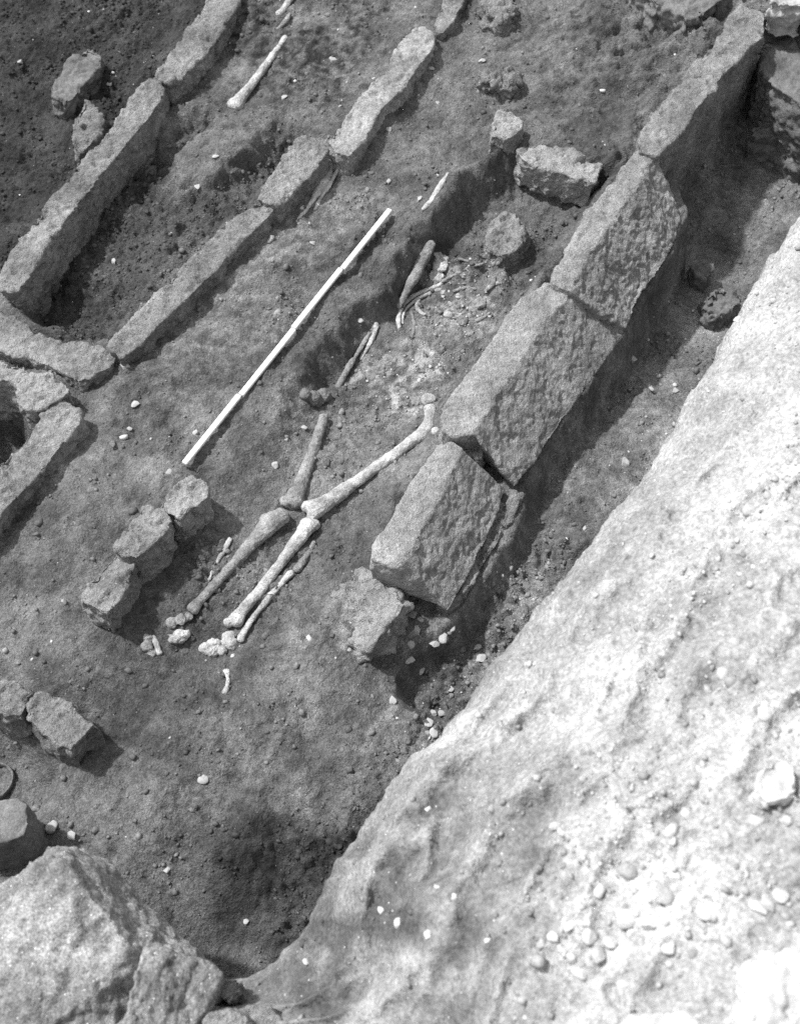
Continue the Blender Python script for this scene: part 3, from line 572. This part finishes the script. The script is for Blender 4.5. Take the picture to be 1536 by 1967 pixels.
# arm, ribs, pelvis
bone('upper_arm_bone', 'dark grey upper arm bone under the step of the grave edge', [(828,466,9),(814,495,11),(797,528,10),(780,560,8),(764,590,7)], mat=M_BONE_D, lift=.8)
bone('forearm_bone', 'left thin forearm bone between the rod and the pelvis', [(716,628,5),(700,655,5),(682,685,5),(664,715,6),(648,745,6)], mat=M_BONE_D)
bone('forearm_bone', 'right thin forearm bone with pale upper end beside its twin', [(722,622,7),(717,645,5.5),(705,668,5),(692,690,4)])
GR = 'ribs'
bone('rib', 'outer curved rib beside the upper arm bone', [(850,545,4),(822,556,4),(795,568,4),(775,585,4),(766,608,4),(766,632,4)], group=GR)
bone('rib', 'inner rib running close along the outer rib', [(846,556,3.5),(818,566,3.5),(795,578,3.5),(776,598,3.5),(772,622,3.5)], group=GR)
bone('rib', 'short hooked rib to the right of the paired ribs', [(806,572,3.5),(800,588,3.5),(808,600,4),(816,605,4)], group=GR)
for q, lab in (([(930,560,3),(945,548,3.5),(950,530,3)], 'faint short rib nearest the slab wall'), ([(870,560,3),(895,552,3.5),(915,556,3)], 'faint rib across the middle of the chest'), ([(900,620,3),(925,612,3.5),(942,600,3)], 'low rib end beside the slab below the chest'),
               ([(840,620,3),(858,612,3.5),(880,610,3)], 'low rib end left of the backbone crumbs'), ([(862,505,3),(880,498,3.5),(900,502,3)], 'uppermost faint rib under the soil-caked lump'), ([(790,600,3),(796,625,3.5),(790,648,3)], 'loose rib end above the broad hip bone')):
    bone('rib', lab, q, group=GR, mat=M_BONE_D, lift=.1)
bone('rib', 'faint rib running towards the slab wall from the chest', [(850,540,3.5),(872,528,3.5),(900,514,3.5),(928,506,3.5)], group=GR, mat=M_BONE_D)
GV = 'crumbling pale bone of the chest and hips'
knob('shoulder_blade', 'pale dusty shoulder blade fragment right of the upper arm bone', [(838,490,12,.4),(845,510,16,.4),(838,530,14,.4),(850,497,12,.4)], group=GV)
knob('backbone_fragment', 'uppermost pale crumb of backbone below the soil-caked lump', [(880,520,11,.5),(892,528,9,.5)], group=GV, rough=1.3, lift=-.2, mat=M_BONE_D)
knob('backbone_fragment', 'pale crumb of backbone close to the slab wall', [(920,582,15,.5),(908,592,10,.5),(930,575,9,.5)], group=GV, rough=1.3, lift=-.2, mat=M_BONE_D)
knob('backbone_fragment', 'cluster of backbone crumbs in the middle of the chest', [(870,585,11,.5),(880,600,10,.5),(862,600,8,.5),(888,615,12,.5)], group=GV, rough=1.3, lift=-.2, mat=M_BONE_D)
knob('backbone_fragment', 'pale lump of lower backbone between hip bone and slab', [(808,690,16,.5),(820,700,15,.5),(812,708,12,.5)], group=GV, rough=1.3, lift=-.2, mat=M_BONE_D)
knob('backbone_fragment', 'small pale backbone crumb just above the lower backbone lump', [(845,672,10,.5),(838,660,8,.5)], group=GV, rough=1.3, lift=-.2, mat=M_BONE_D)
knob('hip_bone', 'broad pale crumbling hip bone at the end of the forearm bones', [(712,690,20,.4),(735,700,20,.4),(722,716,18,.4),(748,692,15,.4),(702,710,16,.4)], group=GV, rough=1.3, lift=-.2, mat=M_BONE_D)
knob('hip_bone', 'rough pale hip fragment below the broad hip bone', [(685,735,14,.5),(692,728,11,.5),(675,742,9,.5)], group=GV, rough=1.3, lift=-.2, mat=M_BONE_D)
knob('hip_bone', 'scattered pale hip fragment above the whole thigh bone', [(770,758,16,.35),(790,762,14,.35),(800,770,12,.35),(758,752,10,.35)], group=GV, rough=1.3, lift=-.2, mat=M_BONE_D)
knob('wrist_bone', 'dark hollow-looking lump at the end of the left forearm bone', [(600,765,17),(620,760,16),(585,758,13),(610,772,12)], group=None, mat=M_STONE_D)
bone('bone_splinter', 'small curved splinter right of the broken thigh bone', [(657,788,5),(652,803,4),(653,820,5)], group=None, mat=M_BONE_D)
GO = 'bones outside the grave'
bone('long_bone', 'pale long bone with spread end near the top, left of the mottled stone', [(548,72,5),(530,98,6),(508,128,7),(485,160,8),(465,185,11),(450,205,16)], group=GO, lift=.25)
bone('bone_splinter', 'upper thin bone splinter cut by the top edge', [(562,-8,6),(548,12,6),(535,28,5)], group=GO)
bone('bone_splinter', 'long faint bone splinter just above the pale long bone', [(556,28,4),(545,45,4),(532,56,3)], group=GO, mat=M_BONE_D)
bone('forked_bone', 'left prong of the forked bone splinters under the blunt-headed stone', [(638,316,7),(628,340,9),(612,365,8),(596,392,4),(570,426,2.5)], group=GO)
bone('forked_bone', 'right prong of the forked bone splinters under the mottled stone', [(664,302,3.5),(648,326,4),(634,352,4.5),(616,380,4),(598,420,2.5)], group=GO)
bone('bone_splinter', 'pale weathered bone edge along the step above the upper arm bone', [(862,336,5),(845,358,6),(830,385,6),(812,402,4)], group=GO, lift=.2)
bone('bone_splinter', 'small bone splinter on the earth left of the rod', [(523,455,5),(516,466,4)], group=None)

# ---------------------------------------------------------------- pebbles one can pick out
def blob_mesh(k, sub=3):
    bm = bmesh.new(); bmesh.ops.create_icosphere(bm, subdivisions=sub, radius=1)
    V = np.array([v.co for v in bm.verts]); r = np.random.default_rng(k)
    for _ in range(11):                                    # knock flats into it so it looks broken
        n = r.normal(size=3); n /= np.linalg.norm(n); h = r.uniform(.35, .7); d = V@n; V -= np.outer(np.maximum(d-h, 0), n)
    V *= 1+.10*fbm(V+k, 1.3, 2, k)[:, None]; V *= r.uniform(.75, 1.2, 3)
    for v, c in zip(bm.verts, V): v.co = c
    me = bpy.data.meshes.new('pebble'); bm.to_mesh(me); bm.free(); me.polygons.foreach_set('use_smooth', np.ones(len(me.polygons), bool)); return me
PEBM = [[blob_mesh(k) for k in range(8)] for _ in range(4)]
for ms, mt in zip(PEBM, (M_PEB, M_PEB_G, M_STONE_D, M_PEB_B)):
    for me in ms: me.materials.append(mt)
def pebble(px, py, r, label, group=None, tone=0, bank_=False, el=1.0, flat=.65, cat='pebble', name='pebble'):
    p = on_bank(px, py) if bank_ else on(px, py); s = r*px_m(p)*.95
    if bank_ and tone == 0: tone = 3
    o = bpy.data.objects.new(name, random.choice(PEBM[tone])); COL.objects.link(o)
    q = at(px, py, p[2]+s*flat*.1); o.location = q; o.scale = (s*el, s/el**.5, s*flat); o.rotation_euler = (random.uniform(-.25, .25), random.uniform(-.25, .25), random.uniform(0, 6.28))
    return tag(o, label, cat, group)
for a in [(350,165,13,'white stone by the joint of the two left edging stones'),(640,117,10,'oval white pebble between the long bone and the mottled stone',None,0),(545,188,8,'white pebble right of the spread end of the long bone'),
    (415,300,7,'white pebble on the earth block inside the left cist'),(377,358,8,'white pebble at the foot of the broken earth block'),(212,162,7,'white triangular chip left of the left edging stone'),(40,119,6,'white chip near the top left corner'),
    (219,503,8,'pale pebble on the dark pit floor between the long edging stones',None,1),(242,705,13,'grey pebble where the two near edging stones meet',None,1),(261,776,9,'white pebble on the earth below the curved edging stone'),(377,832,9,'round pebble left of the near half of the rod',None,1),
    (322,908,9,'white pebble beside the near tip of the rod'),(250,824,8,'small white pebble near the flat dark pebble'),(216,856,11,'flat dark pebble right of the left edging stone',None,2),(691,617,8,'white pebble beside the top of the forearm bones'),
    (585,824,9,'white pebble left of the broken thigh bone'),(529,896,10,'white flat chip between rod tip and broken thigh bone'),(551,845,5,'small white chip above the flat white chip'),(391,1494,13,'bright white oval pebble on the bare floor at lower left'),
    (322,1669,9,'white chip on dark floor just above the big boulder'),(472,1772,7,'white chip in the dark hollow beside the boulder'),(96,1592,16,'flat grey chip above the tip of the big boulder',None,1),(139,1608,13,'pale flat chip right of the boulder tip',None,1),
    (600,466,6,'white chip left of the far half of the rod'),(745,350,8,'white chip beyond the far tip of the rod'),(805,383,8,'white chip right of the far tip of the rod'),(748,250,7,'round grey pebble right of the mottled stone',None,1),(825,132,9,'white pebble touching the top of the mottled stone'),
    (923,118,10,'white pebble left of the flat ragged lump'),(839,197,6,'white chip on the earth right of the mottled stone'),(670,1248,5,'white chip beside the crumbling block'),(754,1344,9,'white round pebble below the crumbling block'),
    (810,1288,13,'white angular chip in the rubble below the nearest slab'),(920,1266,15,'angular pale stone standing by the bank foot'),(915,1244,11,'flat pale chip behind the angular stone by the bank'),(867,1323,11,'pale chip in the rubble beside the bank lip'),
    (833,1370,9,'left of two pale chips lying side by side at the bank lip'),(846,1368,9,'right of two pale chips lying side by side at the bank lip'),(825,1386,15,'large white crumb at the bank lip'),(833,1404,13,'white crumb half under the bank lip'),
    (793,1178,13,'white stone lodged under the near corner of the nearest slab'),(800,1212,12,'grey upright stone between block and slab',None,1),(830,1236,15,'round grey stone in the rubble beside the crumbling block',None,1),(853,1226,17,'flat grey stone in front of the nearest slab',None,1),
    (791,1240,10,'grey pebble under the crumbling block edge',None,1),(869,1208,10,'pale chip right of the flat grey stone'),(783,1270,14,'flat pale stone at the foot of the crumbling block',None,1),(806,1190,10,'grey wedge stone under the slab corner',None,1),
    (1214,692,11,'pale pebble on the gully floor beside the broad slab',None,1),(1250,748,8,'white pebble in the middle of the gully'),(1296,748,8,'white pebble in the gully near the bank'),(1200,890,13,'grey pebble in the gully near the bank lip',None,1),
    (1345,218,9,'white mark-like chip at the far slab face foot',None,0),(1122,1014,8,'pale chip at the near end of the gully'),(1180,1395,6,'x')][:-3]+[(1122,1014,8,'pale chip at the near end of the gully')]:
    pebble(*a)
GP_ = 'pebbles in the loose cluster on the bank'
for px, py, r, l, t in [(1151,1711,19,'tall white pebble left of the cluster on the bank',0),(1199,1758,24,'biggest white stone of the cluster on the bank',0),(1243,1774,24,'second white stone right of the biggest in the cluster',0),(1190,1831,20,'square bright white stone at the near side of the cluster',0),
    (1175,1806,17,'white stone touching the square white stone',0),(1145,1838,22,'round grey stone left of the square white stone',1),(1294,1684,19,'white stone alone above the cluster on the bank',0),(1267,1712,26,'flat grey stone beside the white stone above the cluster',1),
    (1287,1823,20,'white stone right of the cluster near the bottom',0),(1459,1742,20,'rounded pale stone near the right edge of the bank',0),(1503,1718,18,'white stone beside the rounded pale stone at right edge',0),(1365,1752,26,'flat pale stone in the middle right of the bank',0),
    (764,1770,13,'angular white pebble on the lower bank ridge',0),(820,1798,12,'white pebble right of the angular pebble on the bank ridge',0),(734,1748,9,'white chip above the angular pebble on the bank ridge',0),(935,1806,8,'round white pebble on the grey patch of the bank',0),
    (823,1552,9,'pale pebble on the bank below the upper lip',0),(840,1706,8,'white chip on the second bank ridge',0),(869,1725,9,'white chip on the bank left of the grey patch',0),(590,1846,8,'white chip at the lowest part of the bank lip',0),(1080,1601,15,'pale stone on the bank above the cluster',0)]:
    pebble(px, py, r, l, GP_, t, True, flat=.75)
for px, py, r, l, t in [(1136,1799,18,'pale pebble between the biggest white stone and the grey stone of the cluster',0),(1092,1780,15,'rounded pebble at the upper left of the packed cluster',0),(1079,1826,14,'left one of two touching pebbles on the left of the cluster',0),(1094,1838,13,'right one of two touching pebbles on the left of the cluster',0),
    (1065,1799,13,'small pebble beside the leftmost pebble of the cluster',0),(1043,1811,16,'leftmost grey pebble of the packed cluster',1),(1112,1867,15,'nearest pale pebble of the cluster, below the round grey stone',0),(1120,1775,9,'tiny pebble at the top of the packed cluster',0),(1215,1795,12,'pale pebble tucked below the biggest white stone of the cluster',0),(1060,1850,10,'lone small grey pebble below the leftmost pebble of the cluster',1)]:
    pebble(px, py, r, l, GP_, t, True, flat=.8)

# ---------------------------------------------------------------- crumbs and grit too many to count
ICO = None
def shape_ico():
    bm = bmesh.new(); bmesh.ops.create_icosphere(bm, subdivisions=1, radius=1); bm.verts.ensure_lookup_table()
    V = np.array([v.co for v in bm.verts]); F = np.array([[v.index for v in f.verts] for f in bm.faces]); bm.free(); return V, F
def shape_oct():
    return np.array([(1,0,0),(-1,0,0),(0,1,0),(0,-1,0),(0,0,1),(0,0,-1)], float), np.array([(0,2,4),(2,1,4),(1,3,4),(3,0,4),(2,0,5),(1,2,5),(3,1,5),(0,3,5)])
def scatter(name, P, S, shape, mat, label, tone=None, flat=.7, smooth=False, sink=.2):
    V0, F0 = shape; n, k = len(P), len(V0)
    A = RNG.uniform(.65, 1.35, (n, k, 1))*V0[None]*RNG.uniform(.7, 1.3, (n, 1, 3)); A[..., 2] *= flat
    q = RNG.uniform(0, 2*np.pi, n); tx = RNG.normal(0, .35, n)
    c, s = np.cos(q)[:, None], np.sin(q)[:, None]; ct, st = np.cos(tx)[:, None], np.sin(tx)[:, None]
    y, z = A[..., 1]*ct-A[..., 2]*st, A[..., 1]*st+A[..., 2]*ct; x = A[..., 0]
    A = np.stack([x*c-y*s, x*s+y*c, z], -1)*S[:, None, None]+P[:, None, :]; A[..., 2] += (S*flat*sink)[:, None]
    F = (F0[None]+(np.arange(n)*k)[:, None, None]).reshape(-1, 3)
    o = mesh_obj(name, A.reshape(-1, 3), F, mat, smooth=smooth)
    if tone is not None: tone_attr(o, np.repeat(tone, k))
    return tag(o, label, None, None, 'stuff')
def ground_points(n, gate):
    x = RNG.uniform(-1.6, 1.6, n); y = RNG.uniform(.4, 4.2, n); l = gsample(LG, x, y)
    k = RNG.uniform(0, 1, n) < gate(x, y, l); x, y = x[k], y[k]
    return np.column_stack([x, y, gsample(ZG, x, y)]), gsample(TG, x, y), gsample(LG, x, y)
clump = lambda x, y, s, f: fbm(np.stack([x, y], 1), f, 3, s)
P, T, L0 = ground_points(190000, lambda x, y, l: np.clip(.02+.5*l**1.5*np.clip(.6+1.2*clump(x, y, 81, 9), 0, 1.6), 0, 1))
scatter('soil_crumbs', P, np.exp(RNG.normal(math.log(.0030), .45, len(P))), shape_oct(), M_CRUMB, 'fine dark soil crumbs all over the trench floor', T)
P, T, L0 = ground_points(60000, lambda x, y, l: np.clip(.02+.38*l**2*np.clip(.5+1.6*clump(x, y, 82, 7), 0, 1.6), 0, 1))
scatter('soil_lumps', P, np.minimum(np.exp(RNG.normal(math.log(.0046), .45, len(P))), .010), shape_ico(), M_CRUMB, 'dark soil lumps lying in the loose parts of the trench', T, smooth=False)
def gritgate(x, y, l):
    P2 = np.stack([x, y], 1); g = .06+.5*np.clip(clump(x, y, 83, 4)-.1, 0, 1)
    for px, py, r, k in ((1290,720,.16,.9),(1240,800,.14,.9),(1150,900,.12,.5),(850,1260,.12,1.4),(770,1340,.08,1.2),(880,1330,.10,1.2),(1150,190,.12,.8),(880,560,.12,1.0),(720,700,.08,1),(780,740,.10,.8),(640,40,.12,.6),(830,130,.10,.5),(960,400,.08,.5),(1350,560,.15,.8),(1000,1120,.12,.4),(690,1200,.08,.5)):
        g = g+k*np.exp(-((P2-at(px, py, -.05)[:2])**2).sum(1)/(r*r))
    return np.clip(g*.55, 0, 1)
P, T, L0 = ground_points(8000, gritgate)
scatter('pale_grit', P, np.exp(RNG.normal(math.log(.0024), .5, len(P))), shape_ico(), M_FLECK, 'pale grit and chips speckling the trench floor', smooth=False)
def bonegate(x, y, l):
    P2 = np.stack([x, y], 1); g = np.zeros(len(x))
    for px, py, r, k in ((880,570,.09,1),(920,585,.05,1),(845,505,.04,1),(720,700,.055,1.2),(820,690,.06,1.0),(780,762,.06,1.2),(900,530,.05,.8),(420,1240,.04,.8),(345,1215,.03,.8),(290,1240,.025,.8)):
        g += k*np.exp(-((P2-at(px, py, -.08)[:2])**2).sum(1)/(r*r))
    return np.clip(g*.8, 0, 1)
P, T, L0 = ground_points(26000, bonegate)
scatter('bone_crumbs', P, np.exp(RNG.normal(math.log(.0032), .5, len(P))), shape_ico(), M_BONE, 'pale crumbled bone strewn over chest, hips and feet', smooth=False, flat=.45)
# bank
n = 30000; uu = RNG.uniform(BU[14], BU[-15], n); vv_ = RNG.uniform(.004, .95, n)
k = RNG.uniform(0, 1, n) < np.clip((.25+1.0*fbm(np.stack([uu, vv_], 1), 6, 3, 85))*(.25+.75*sstep(vv_, .12, .4)), .02, 1); uu, vv_ = uu[k], vv_[k]
ee = np.interp(uu, U, e0)+vv_
P = np.column_stack([uu*tdir[0]+ee*ndir[0], uu*tdir[1]+ee*ndir[1], bank_z(uu, vv_)])
scatter('bank_crumbs', P, np.exp(RNG.normal(math.log(.0026), .55, len(P))), shape_ico(), M_BANKCR, 'pale crumbs and grit strewn over the dry bank', bank_tone(P), smooth=False)
tri = sum(sum(len(p.vertices)-2 for p in o.data.polygons) if o.type == 'MESH' and len(o.data.polygons) < 200000 else (len(o.data.polygons)*2 if o.type == 'MESH' else 0) for o in sc.objects)
print('triangles', tri, 'objects', len(sc.objects))
